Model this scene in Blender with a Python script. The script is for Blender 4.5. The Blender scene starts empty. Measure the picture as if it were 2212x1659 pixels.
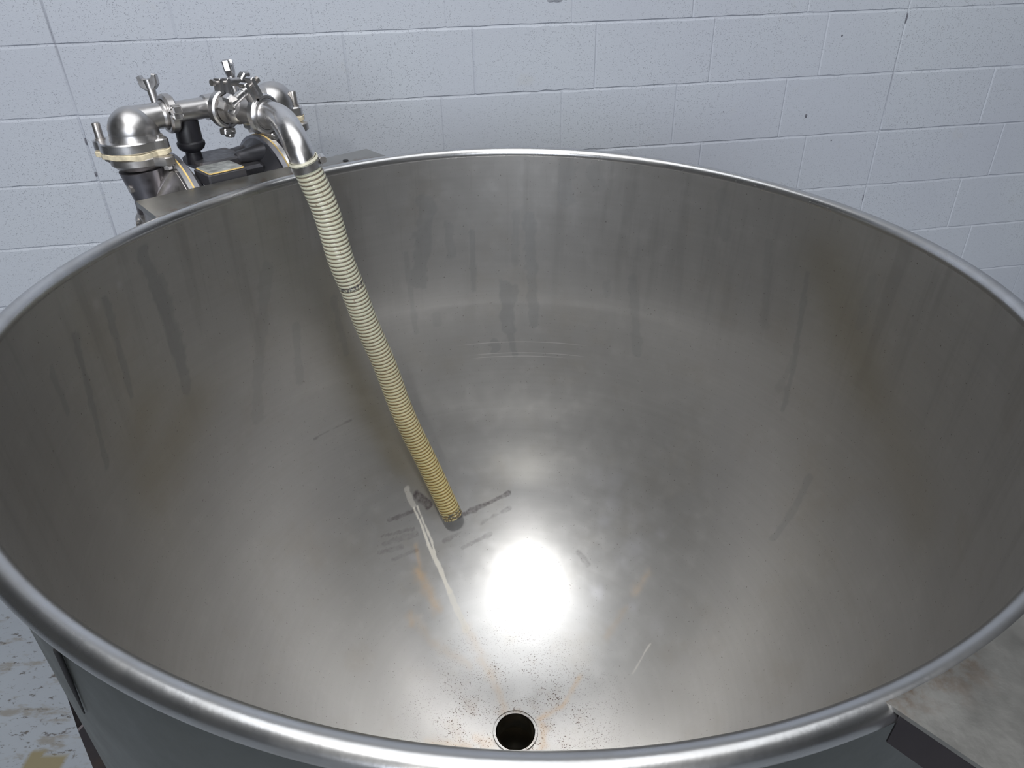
import bpy, math, random
import numpy as np
from mathutils import Vector, Matrix
random.seed(4); rng = np.random.default_rng(4)
C = bpy.context.scene.collection
sc = bpy.context.scene
PI = math.pi

# ------------------------------------------------------------------ camera, light, exposure
CZ = 1.80                                     # eye height
DZ = CZ - 1.71
F, PITCH, ROLL = 1585.7, .5584, -.0234        # focal length in pixels of a 2212 wide frame
cp, sp, cr, sr = math.cos(PITCH), math.sin(PITCH), math.cos(ROLL), math.sin(ROLL)
B = np.array([[1, 0, 0], [0, -sp, -cp], [0, cp, -sp]]); Q = np.array([[cr, -sr, 0], [sr, cr, 0], [0, 0, 1]])
RM = Q @ B                                    # world -> (right, down, forward)
cam = bpy.data.cameras.new('camera'); cam_o = bpy.data.objects.new('camera', cam); C.objects.link(cam_o)
cam.sensor_fit = 'HORIZONTAL'; cam.sensor_width = 36; cam.lens = F / 2212 * 36; cam.clip_start = .02
m = Matrix.Identity(4)
for i in range(3):
    m[i][0] = RM[0][i]; m[i][1] = -RM[1][i]; m[i][2] = -RM[2][i]
m[2][3] = CZ
cam_o.matrix_world = m
sc.camera = cam_o
vs = sc.view_settings
vs.view_transform = 'Standard'; vs.look = 'None'; vs.gamma = 1; vs.use_curve_mapping = False
vs.exposure = -0.14
wd = bpy.data.worlds.new('world'); sc.world = wd; wd.use_nodes = True
wd.node_tree.nodes['Background'].inputs[0].default_value = (.75, .85, 1, 1)
wd.node_tree.nodes['Background'].inputs[1].default_value = .02

def lamp(name, loc, target, energy, size, color=(1, 1, 1), shape='DISK', size_y=None):
    l = bpy.data.lights.new(name, 'AREA'); l.shape = shape; l.size = size; l.energy = energy; l.color = color
    if size_y: l.size_y = size_y
    o = bpy.data.objects.new(name, l); C.objects.link(o); o.location = loc
    o.rotation_euler = (Vector(target) - Vector(loc)).to_track_quat('-Z', 'Y').to_euler()
    return o
# the bay lamp above the kettle; unseen fill lights are added after the row
lamp('bay_lamp', (-.21, -.68, CZ + 2.6), (.0, 1.2, .8), 104, .42, (1, .995, .98))
lamp('bay_lamp', (-.35, -4.6, CZ + 2.6), (-.1, -1.2, .0), 42, .38, (1, .97, .88))
lamp('bay_lamp', (.1, -6.0, CZ + 2.6), (.1, -3.0, .0), 100, .38, (1, .98, .93))
lamp('ceiling_fill', (0, .6, CZ + 2.9), (0, .6, 0), 75, 4.0, (.96, .98, 1), 'RECTANGLE', 2.6)  # added soft panel that imitates bounce from many ceiling fixtures
lamp('rear_fill', (-.3, -6.3, 2.6), (.0, 2.5, 1.9), 210, 3.0, (.84, .90, 1), 'RECTANGLE', 1.8)  # added cool fill behind the camera, brightens wall and bowl
lamp('lens_fill', (-.03, -.02, CZ + .06), (.0, 1.2, .6), .8, .03, (1, .98, .95))  # small light added beside the lens for a faint glow in the bowl

# ------------------------------------------------------------------ helpers
def root_of(name, loc, label, cat, group=None):
    o = bpy.data.objects.new(name, None); C.objects.link(o); o.location = loc; o.empty_display_size = .1
    o['label'] = label; o['category'] = cat
    if group: o['group'] = group
    return o
def wloc(o):
    v = Vector((0, 0, 0))
    while o: v += o.location; o = o.parent
    return v
class MB:
    def __init__(s): s.v = []; s.f = []
    def add(s, v, f):
        n = len(s.v); s.v += [tuple(map(float, p)) for p in v]; s.f += [tuple(i + n for i in q) for q in f]
    def loft(s, rings, close_u=True, cap0=False, cap1=False, close_v=False):
        n = len(rings[0]); k = len(rings); v = [p for r in rings for p in r]; f = []
        for i in range(k if close_v else k - 1):
            a = i * n; b = ((i + 1) % k) * n
            for j in range(n if close_u else n - 1):
                f.append((a + j, a + (j + 1) % n, b + (j + 1) % n, b + j))
        if cap0: f.append(tuple(range(n))[::-1])
        if cap1: f.append(tuple(range((k - 1) * n, k * n)))
        s.add(v, f)
    def lathe(s, prof, c, ax, n=40, cap=True, arc=None, ref=None):
        """prof [(t, r)] along axis ax from c"""
        ax = Vector(ax).normalized(); a, b = frame(ax, ref); c = Vector(c)
        if arc is None:
            rings = [[c + ax * t + (a * math.cos(2 * PI * j / n) + b * math.sin(2 * PI * j / n)) * r for j in range(n)] for t, r in prof]
            s.loft(rings, True, cap, cap)
        else:
            rings = []
            for i in range(n + 1):
                w = arc[0] + (arc[1] - arc[0]) * i / n
                rings.append([c + ax * t + (a * math.cos(w) + b * math.sin(w)) * r for t, r in prof])
            s.loft(rings, True, True, True)
    def tube(s, pts, rad, n=32, cap=True):
        pts = [Vector(p) for p in pts]; rad = rad if hasattr(rad, '__len__') else [rad] * len(pts)
        rings = []; a = None
        for i, p in enumerate(pts):
            t = (pts[min(i + 1, len(pts) - 1)] - pts[max(i - 1, 0)]).normalized()
            if a is None: a, _ = frame(t)
            a = (a - t * a.dot(t)).normalized(); b = t.cross(a)
            rings.append([p + (a * math.cos(2 * PI * j / n) + b * math.sin(2 * PI * j / n)) * rad[i] for j in range(n)])
        s.loft(rings, True, cap, cap)
    def box(s, c, x, y, z, hx, hy, hz, bev=.0):
        c, x, y, z = Vector(c), Vector(x).normalized(), Vector(y).normalized(), Vector(z).normalized()
        b = min(bev, hx * .9, hy * .9)
        pl = [(-hx + b, -hy), (hx - b, -hy), (hx, -hy + b), (hx, hy - b), (hx - b, hy), (-hx + b, hy), (-hx, hy - b), (-hx, -hy + b)] if b else [(-hx, -hy), (hx, -hy), (hx, hy), (-hx, hy)]
        k = min(b, hz * .5)
        levels = [(-hz, 1 - k / max(hx, hy)), (-hz + k, 1), (hz - k, 1), (hz, 1 - k / max(hx, hy))] if b else [(-hz, 1), (hz, 1)]
        s.loft([[c + x * px * q + y * py * q + z * w for px, py in pl] for w, q in levels], True, True, True)
    def prism(s, poly, c, x, y, z, t, bev=0):
        c, x, y, z = Vector(c), Vector(x).normalized(), Vector(y).normalized(), Vector(z).normalized()
        mx = sum(p[0] for p in poly) / len(poly); my = sum(p[1] for p in poly) / len(poly)
        def ring(w, d):
            out = []
            for px, py in poly:
                l = math.hypot(px - mx, py - my) or 1
                q = 1 - d / l
                out.append(c + x * (mx + (px - mx) * q) + y * (my + (py - my) * q) + z * w)
            return out
        L = [ring(0, bev), ring(bev, 0), ring(t - bev, 0), ring(t, bev)] if bev else [ring(0, 0), ring(t, 0)]
        s.loft(L, True, True, True)
    def sphere(s, c, r, n=28, m_=16):
        c = Vector(c)
        s.loft([[c + Vector((math.sin(t) * math.cos(2 * PI * j / n), math.sin(t) * math.sin(2 * PI * j / n), math.cos(t))) * r for j in range(n)]
                for t in [max(.02, min(PI - .02, PI * i / m_)) for i in range(m_ + 1)]][::-1], True, True, True)
    def build(s, name, mat, parent=None, sharp=38, smooth=True):
        off = wloc(parent) if parent else Vector((0, 0, 0))
        me = bpy.data.meshes.new(name)
        me.from_pydata([(p[0] - off.x, p[1] - off.y, p[2] - off.z) for p in s.v], [], s.f)
        me.validate(); me.materials.append(mat)
        import bmesh
        bm = bmesh.new(); bm.from_mesh(me); bmesh.ops.recalc_face_normals(bm, faces=bm.faces); bm.to_mesh(me); bm.free()
        if smooth:
            me.polygons.foreach_set('use_smooth', [True] * len(me.polygons)); me.set_sharp_from_angle(angle=math.radians(sharp))
        o = bpy.data.objects.new(name, me); C.objects.link(o); o.parent = parent
        return o
def frame(ax, ref=None):
    ax = Vector(ax).normalized()
    if ref is None: ref = Vector((0, 0, 1)) if abs(ax.z) < .9 else Vector((1, 0, 0))
    a = Vector(ref); a = (a - ax * a.dot(ax)).normalized(); return a, ax.cross(a)
def bez(p, n=24):
    p = [Vector(q) for q in p]; out = []
    for i in range(n + 1):
        t = i / n; out.append(p[0] * (1 - t) ** 3 + p[1] * 3 * t * (1 - t) ** 2 + p[2] * 3 * t * t * (1 - t) + p[3] * t ** 3)
    return out
def catmull(P, per=20):
    P = [Vector(p) for p in P]; P = [P[0] * 2 - P[1]] + P + [P[-1] * 2 - P[-2]]; out = []
    for i in range(1, len(P) - 2):
        a, b, c, d = P[i - 1:i + 3]
        for k in range(per):
            t = k / per; out.append(.5 * (2 * b + (c - a) * t + (2 * a - 5 * b + 4 * c - d) * t * t + (-a + 3 * b - 3 * c + d) * t ** 3))
    return out + [P[-2]]

# ------------------------------------------------------------------ materials
class NT:
    def __init__(s, name):
        s.m = bpy.data.materials.new(name); s.m.use_nodes = True; s.t = s.m.node_tree; s.b = s.t.nodes['Principled BSDF']
        s.co = s.t.nodes.new('ShaderNodeTexCoord').outputs['Object']
    def n(s, typ, **k):
        x = s.t.nodes.new(typ)
        for a, b in k.items(): setattr(x, a, b)
        return x
    def l(s, a, b): s.t.links.new(a, b)
    def put(s, sock, v):
        if isinstance(v, bpy.types.NodeSocket): s.l(v, sock)
        else: sock.default_value = v
    def noise(s, scale, detail=4, rough=.55, stretch=None, co=None, out=0):
        co = co or s.co
        if stretch:
            mp = s.n('ShaderNodeMapping'); mp.inputs['Scale'].default_value = stretch; s.l(co, mp.inputs[0]); co = mp.outputs[0]
        x = s.n('ShaderNodeTexNoise'); x.inputs['Scale'].default_value = scale; x.inputs['Detail'].default_value = detail; x.inputs['Roughness'].default_value = rough
        s.l(co, x.inputs['Vector']); return x.outputs[out]
    def vor(s, scale, co=None, feature='F1'):
        x = s.n('ShaderNodeTexVoronoi'); x.feature = feature; x.inputs['Scale'].default_value = scale; s.l(co or s.co, x.inputs['Vector']); return x.outputs['Distance']
    def rng(s, v, a, b, c=0, d=1, smooth=False):
        x = s.n('ShaderNodeMapRange'); x.interpolation_type = 'SMOOTHSTEP' if smooth else 'LINEAR'
        s.put(x.inputs[0], v)
        for i, q in enumerate((a, b, c, d)): x.inputs[i + 1].default_value = q
        return x.outputs[0]
    def math(s, op, a, b=0.0, c=0.0):
        x = s.n('ShaderNodeMath', operation=op); s.put(x.inputs[0], a); s.put(x.inputs[1], b); s.put(x.inputs[2], c); return x.outputs[0]
    def mix(s, f, a, b, mode='MIX'):
        x = s.n('ShaderNodeMix', data_type='RGBA', blend_type=mode); s.put(x.inputs['Factor'], f)
        for k, v in (('A', a), ('B', b)):
            sk = [i for i in x.inputs if i.name == k and i.type == 'RGBA'][0]
            s.put(sk, v if isinstance(v, bpy.types.NodeSocket) else (*v, 1) if len(v) == 3 else v)
        return [o for o in x.outputs if o.type == 'RGBA'][0]
    def bump(s, h, dist, strength=1.0, normal=None):
        x = s.n('ShaderNodeBump'); x.inputs['Distance'].default_value = dist; x.inputs['Strength'].default_value = strength
        s.l(h, x.inputs['Height'])
        if normal: s.l(normal, x.inputs['Normal'])
        s.l(x.outputs[0], s.b.inputs['Normal']); return x.outputs[0]
    def set(s, **k):
        for a, v in k.items():
            sk = s.b.inputs[a.replace('_', ' ')]
            if isinstance(v, tuple) and len(v) == 3: v = (*v, 1)
            s.put(sk, v)
        return s

def steel(name, col, rough, dirt=(.16, .11, .07), dirt_amt=.35, nscale=40, metallic=1.0):
    t = NT(name)
    n1 = t.noise(nscale, 5, .6); n2 = t.noise(nscale * .25, 4)
    f = t.math('MULTIPLY', t.rng(n2, .5, .75, 0, 1, True), dirt_amt)
    base = t.mix(f, col, dirt)
    t.set(Base_Color=base, Metallic=metallic, Roughness=t.rng(n1, .3, .7, rough * .8, rough * 1.25))
    t.bump(n1, .0006, .25); return t.m
def plain(name, col, rough=.5, metallic=0.0, var=.15, scale=60, bump=.0005):
    t = NT(name); n1 = t.noise(scale, 4)
    t.set(Base_Color=t.mix(t.rng(n1, .35, .7), tuple(c * (1 - var) for c in col), tuple(min(1, c * (1 + var)) for c in col)), Metallic=metallic, Roughness=rough)
    if bump: t.bump(n1, bump, .5)
    return t.m
M_STEEL = steel('satin_steel', (.53, .52, .52), .34)
M_BRIGHT = steel('polished_steel', (.68, .67, .67), .29, dirt_amt=.2)
M_CAST = steel('cast_steel', (.50, .48, .465), .40, dirt_amt=.4, nscale=80)
M_DARKCAST = steel('dark_cast_metal', (.085, .085, .095), .42, nscale=70, metallic=.6)
M_COVER = steel('grey_cast_cover', (.33, .33, .36), .45, nscale=60, dirt_amt=.3)
M_BLACK = plain('black_rubber', (.012, .012, .016), .45)
M_GASKET = plain('cream_gasket', (.62, .55, .40), .6, var=.25, scale=90)
M_YELLOW = plain('yellow_gasket', (.66, .47, .17), .5)
M_LABEL = plain('worn_label', (.30, .31, .30), .5, metallic=.3, var=.4)
M_SLOT = plain('black_slot', (.006, .006, .008), .8)
M_DRAIN = steel('dark_drain_steel', (.12, .105, .075), .5, dirt_amt=.6)

# plate steel with rust along the weld
def plate_mat():
    t = NT('bracket_plate_steel')
    n1 = t.noise(22, 5, .6); n2 = t.noise(120, 3); nb = t.noise(38, 5, .65)
    at = t.n('ShaderNodeAttribute', attribute_name='rust').outputs['Fac']
    r = t.math('MULTIPLY', at, t.rng(nb, .47, .68, 0, .85, True))
    c = t.mix(t.rng(n1, .35, .7), (.29, .285, .27), (.34, .335, .32)); c = t.mix(r, c, (.16, .09, .045))
    t.set(Base_Color=c, Metallic=.95, Roughness=t.rng(n1, .3, .7, .32, .42)); t.bump(n2, .0005, .3); return t.m
M_PLATE = plate_mat()

# ------------------------------------------------------------------ setting: block wall, floor, the rest of the hall
WY = .1553; AX = Vector((math.cos(WY), math.sin(WY), 0)); NX = Vector((-math.sin(WY), math.cos(WY), 0)); WD = 2.5543
def wallp(a, z, d=0): return AX * a + NX * (WD + d) + Vector((0, 0, z))
def struct(mb, name, mat, **k):
    o = mb.build(name, mat, **k); o['kind'] = 'structure'; return o
def wall_mat():
    t = NT('painted_block')
    pit = t.vor(250); pitn = t.noise(120, 2, .5); pz = t.noise(2.2, 3, .6); pm = t.math('MULTIPLY', t.rng(pit, .16, .30, 1, 0, True), t.math('MULTIPLY', t.rng(pitn, .47, .56, 0, 1, True), t.rng(pz, .35, .62, .35, 1, True)))
    big = t.noise(1.1, 3); mid = t.noise(9, 5, .6); fine = t.noise(420, 2, .6)
    base = t.mix(t.rng(big, .3, .7), (.41, .435, .50), (.45, .483, .535))
    base = t.mix(t.math('MULTIPLY', t.rng(mid, .62, .8, 0, 1, True), .3), base, (.42, .42, .40))
    base = t.mix(t.math('MULTIPLY', pm, .24), base, (.22, .23, .28))
    at = t.n('ShaderNodeAttribute', attribute_name='grime').outputs['Fac']
    base = t.mix(at, base, (.10, .10, .125))
    t.set(Base_Color=base, Roughness=.55, Specular_IOR_Level=.3)
    h = t.math('ADD', t.math('MULTIPLY', pm, -1.2), t.math('ADD', t.math('MULTIPLY', fine, .35), t.math('MULTIPLY', mid, .5)))
    t.bump(h, .0018, .8); return t.m
M_WALL = wall_mat()

def block_wall():
    """courses of painted blocks: shallow tooled joints cut as real grooves"""
    P = .2032; z1 = CZ - .2687; xs_all = []
    mb = MB(); G = []                                     # G: grime per vertex
    nrow_up = 8; z_top = z1 + nrow_up * P
    ctrl = [-.938, 1.81]
    zrows = [z1 + k * P for k in range(nrow_up, -9, -1)] + [0.0]
    a0, a1 = -2.9, 4.6
    def quad(p, f, g): mb.add(p, f); G.extend(g)
    for r in range(len(zrows) - 1):
        zt, zb = zrows[r], zrows[r + 1]; k = r - (nrow_up - 1)  # k=0: course above the first visible line
        ph = (.218, .300, .187, .300, .187, .300)[k] if 0 <= k < 6 else (.205, .30)[k % 2]
        js = {round(ph + .406 * i, 3) for i in range(-8, 11)}
        js = sorted([j for j in js if all(abs(j - c) > .13 for c in ctrl)] + ctrl)
        js = [a0] + [j for j in js if a0 < j < a1] + [a1]
        for i in range(len(js) - 1):
            l, rgt = js[i], js[i + 1]
            g = .0055; gc = .0045; d = .0045
            gl = gc if l in ctrl else g * .8; gr = gc if rgt in ctrl else g * .8
            dl = .0035 if l in ctrl else .0022; dr = .0035 if rgt in ctrl else .0022
            n = max(2, int((rgt - l) / .03))
            A_ = [l] + list(np.linspace(l + gl, rgt - gr, n)) + [rgt]
            Zs = [zt, zt - .0015, zt - g * 1.6, zb + .0012, zb]
            wob = [rng.normal(0, .0009) for _ in A_]
            rel = rng.normal(0, .0007)
            v = []; gg = []
            for zi, z in enumerate(Zs):
                for ai, a in enumerate(A_):
                    dep = rel
                    if zi in (0, 4): dep = d
                    if zi == 1: dep = d * .75
                    if ai == 0: dep = max(dep, dl)
                    if ai == len(A_) - 1: dep = max(dep, dr)
                    zz = z + (wob[ai] if zi in (2, 3) else 0)
                    v.append(wallp(a, zz, dep))
                    cc = 0.0
                    if (ai == 0 and l in ctrl) or (ai == len(A_) - 1 and rgt in ctrl): cc = .75 * max(0, math.sin(z * 11 + a * 3) * .7 + rng.uniform(-.5, .2))
                    gg.append(cc)
            na = len(A_)
            f = [(zi * na + ai, (zi + 1) * na + ai, (zi + 1) * na + ai + 1, zi * na + ai + 1) for zi in range(4) for ai in range(na - 1)]
            quad(v, f, gg)
    # loose spots of dirt and one chip, as small raised or sunk flecks on the face
    o_main = mb
    flecks = [(1.5, -.606, .006, .0075), (.568, -.203, .030, .008), (.60, -.199, .016, .006), (1.19, -.21, .003, .003), (1.58, -.345, .004, .004),
              (1.18, -.575, .004, .004), (-.94, -.652, .006, .010), (-.938, -.55, .004, .012), (1.81, -.30, .003, .022), (1.806, -.93, .003, .014), (-.65, -.75, .006, .003), (1.62, -.70, .004, .003)]
    for a, z, ra, rz_ in flecks:
        n = 14; c = wallp(a, CZ + z, -.0012)
        ring = [wallp(a + math.cos(2 * PI * i / n) * ra * rng.uniform(.6, 1.1), CZ + z + math.sin(2 * PI * i / n) * rz_ * rng.uniform(.6, 1.1), .0003) for i in range(n)]
        mb.add(ring + [c], [(i, (i + 1) % n, n) for i in range(n)]); G.extend([.55 if ra > .01 else .9] * (n + 1))
    # body of the wall behind the faces
    n0 = len(mb.v)
    mb.box(wallp((a0 + a1) / 2, z_top / 2, .12), AX, (0, 0, 1), NX, (a1 - a0) / 2, z_top / 2, .105); G.extend([0] * (len(mb.v) - n0))
    o = struct(mb, 'wall_back', M_WALL, smooth=False)
    at = o.data.attributes.new('grime', 'FLOAT', 'POINT'); at.data.foreach_set('value', G[:len(o.data.vertices)])
    return z_top
HT = block_wall()
def floor_mat():
    t = NT('painted_concrete')
    big = t.noise(1.4, 4); mid = t.noise(7, 6, .65, stretch=(1.0, 2.6, 1)); fine = t.noise(55, 4, .6); spk = t.noise(26, 5, .7, stretch=(1, 2.2, 1))
    c = t.mix(t.rng(big, .3, .7), (.22, .24, .27), (.28, .305, .335))
    c = t.mix(t.rng(mid, .52, .64, 0, .75, True), c, (.17, .155, .13))
    c = t.mix(t.rng(spk, .57, .64, 0, .9, True), c, (.07, .06, .055))
    c = t.mix(t.rng(fine, .62, .7, 0, .6, True), c, (.10, .085, .07))
    at = t.n('ShaderNodeAttribute', attribute_name='tan').outputs['Fac']
    c = t.mix(at, c, (.19, .165, .10))
    t.set(Base_Color=c, Roughness=.45, Specular_IOR_Level=.35); t.bump(fine, .001, .4); return t.m
M_FLOOR = floor_mat()
mb = MB(); n = 120
xs = np.concatenate([np.linspace(-6.5, -1.9, 8), np.linspace(-1.8, -.8, 80), np.linspace(-.7, 6.5, 10)]); ys = np.concatenate([np.linspace(-6.5, .5, 8), np.linspace(.6, 1.9, 90), np.linspace(2, 4.2, 6)])
mb.add([(x, y, 0) for y in ys for x in xs], [(j * len(xs) + i, j * len(xs) + i + 1, (j + 1) * len(xs) + i + 1, (j + 1) * len(xs) + i) for j in range(len(ys) - 1) for i in range(len(xs) - 1)])
o = struct(mb, 'floor', M_FLOOR, smooth=False)
at = o.data.attributes.new('tan', 'FLOAT', 'POINT')
def tanv(x, y):
    dx, dy = (x + 1.225) / .055, (y - 1.095) / .03; return 1.0 if abs(dx) < 1 and abs(dy + dx * .25) < 1 else 0.0
at.data.foreach_set('value', [tanv(p[0], p[1]) for p in mb.v])
M_HALL = plain('hall_wall_paint', (.30, .31, .33), .8, scale=3, bump=0)
M_DIM = plain('dim_hall_paint', (.12, .12, .115), .8, scale=3, bump=0)
M_CEIL = plain('ceiling_paint', (.22, .22, .22), .85, scale=3, bump=0)
for nm, c, hx, hy, mt in (('wall_left', (-6.6, -1.2, 2.4), .1, 5.4, M_DIM), ('wall_right', (6.6, -1.2, 2.4), .1, 5.4, M_DIM), ('wall_front', (0, -6.6, 2.4), 6.7, .1, M_HALL)):
    mb = MB(); mb.box(c, (1, 0, 0), (0, 1, 0), (0, 0, 1), hx, hy, 2.4); struct(mb, nm, mt, smooth=False)
mb = MB(); mb.box((0, -1.2, 4.85), (1, 0, 0), (0, 1, 0), (0, 0, 1), 6.7, 5.5, .05); struct(mb, 'ceiling', M_CEIL, smooth=False)
mb = MB(); mb.box((-4.8, 2.4, 2.4), (1, 0, 0), (0, 1, 0), (0, 0, 1), 1.85, .1, 2.4); mb.box((5.6, 3.35, 2.4), (1, 0, 0), (0, 1, 0), (0, 0, 1), 1.1, .1, 2.4)
mb.box(wallp(.85, (HT + 4.8) / 2 + .05, .12), AX, (0, 0, 1), NX, 3.75, (4.8 - HT) / 2, .1)
struct(mb, 'trim_1', M_HALL, smooth=False)

# ------------------------------------------------------------------ kettle
H = .46
RIMC = Vector((.04357 * H, 2.12825 * H, CZ - H)); RC = 1.52433 * H; RT = .02735 * H
FA = [.00487, .00324, .00038, -.00348, .00663, .00225]; FB = [-.00339, .00345, 3e-05, -.00316]
kn = Vector((.0277, -.0305, 1)).normalized(); ku = Vector((0, 1, 0)).cross(kn).normalized(); kv = kn.cross(ku)
def rmod(a): return 1 + sum(FA[2 * i] * math.cos((i + 2) * a) + FA[2 * i + 1] * math.sin((i + 2) * a) for i in range(3))
def zmod(a): return H * sum(FB[2 * i] * math.cos((i + 2) * a) + FB[2 * i + 1] * math.sin((i + 2) * a) for i in range(2))
def K(x, y, z): return RIMC + ku * x + kv * y + kn * z           # kettle frame, z up from the rim plane
def kring(n, fr, z, fade=1.0):
    out = []
    for j in range(n):
        a = 2 * PI * j / n; r = fr * (1 + (rmod(a) - 1) * fade); out.append(K(r * math.cos(a), r * math.sin(a), z + zmod(a) * fade))
    return out
ket = root_of('kettle', (RIMC.x, RIMC.y, 0), 'large round stainless steel kettle, open topped, with rolled rim and stained inside', 'kettle')
RIN = RC - RT * .92; ZC = .80 * H; ZD = 2.44 * H; RD = .0455
def prof_r(d):
    if d <= ZC: return RIN
    s_ = min(1, (d - ZC) / (ZD - ZC)); return RIN * math.sqrt(max(0, 1 - s_ * s_))
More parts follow.
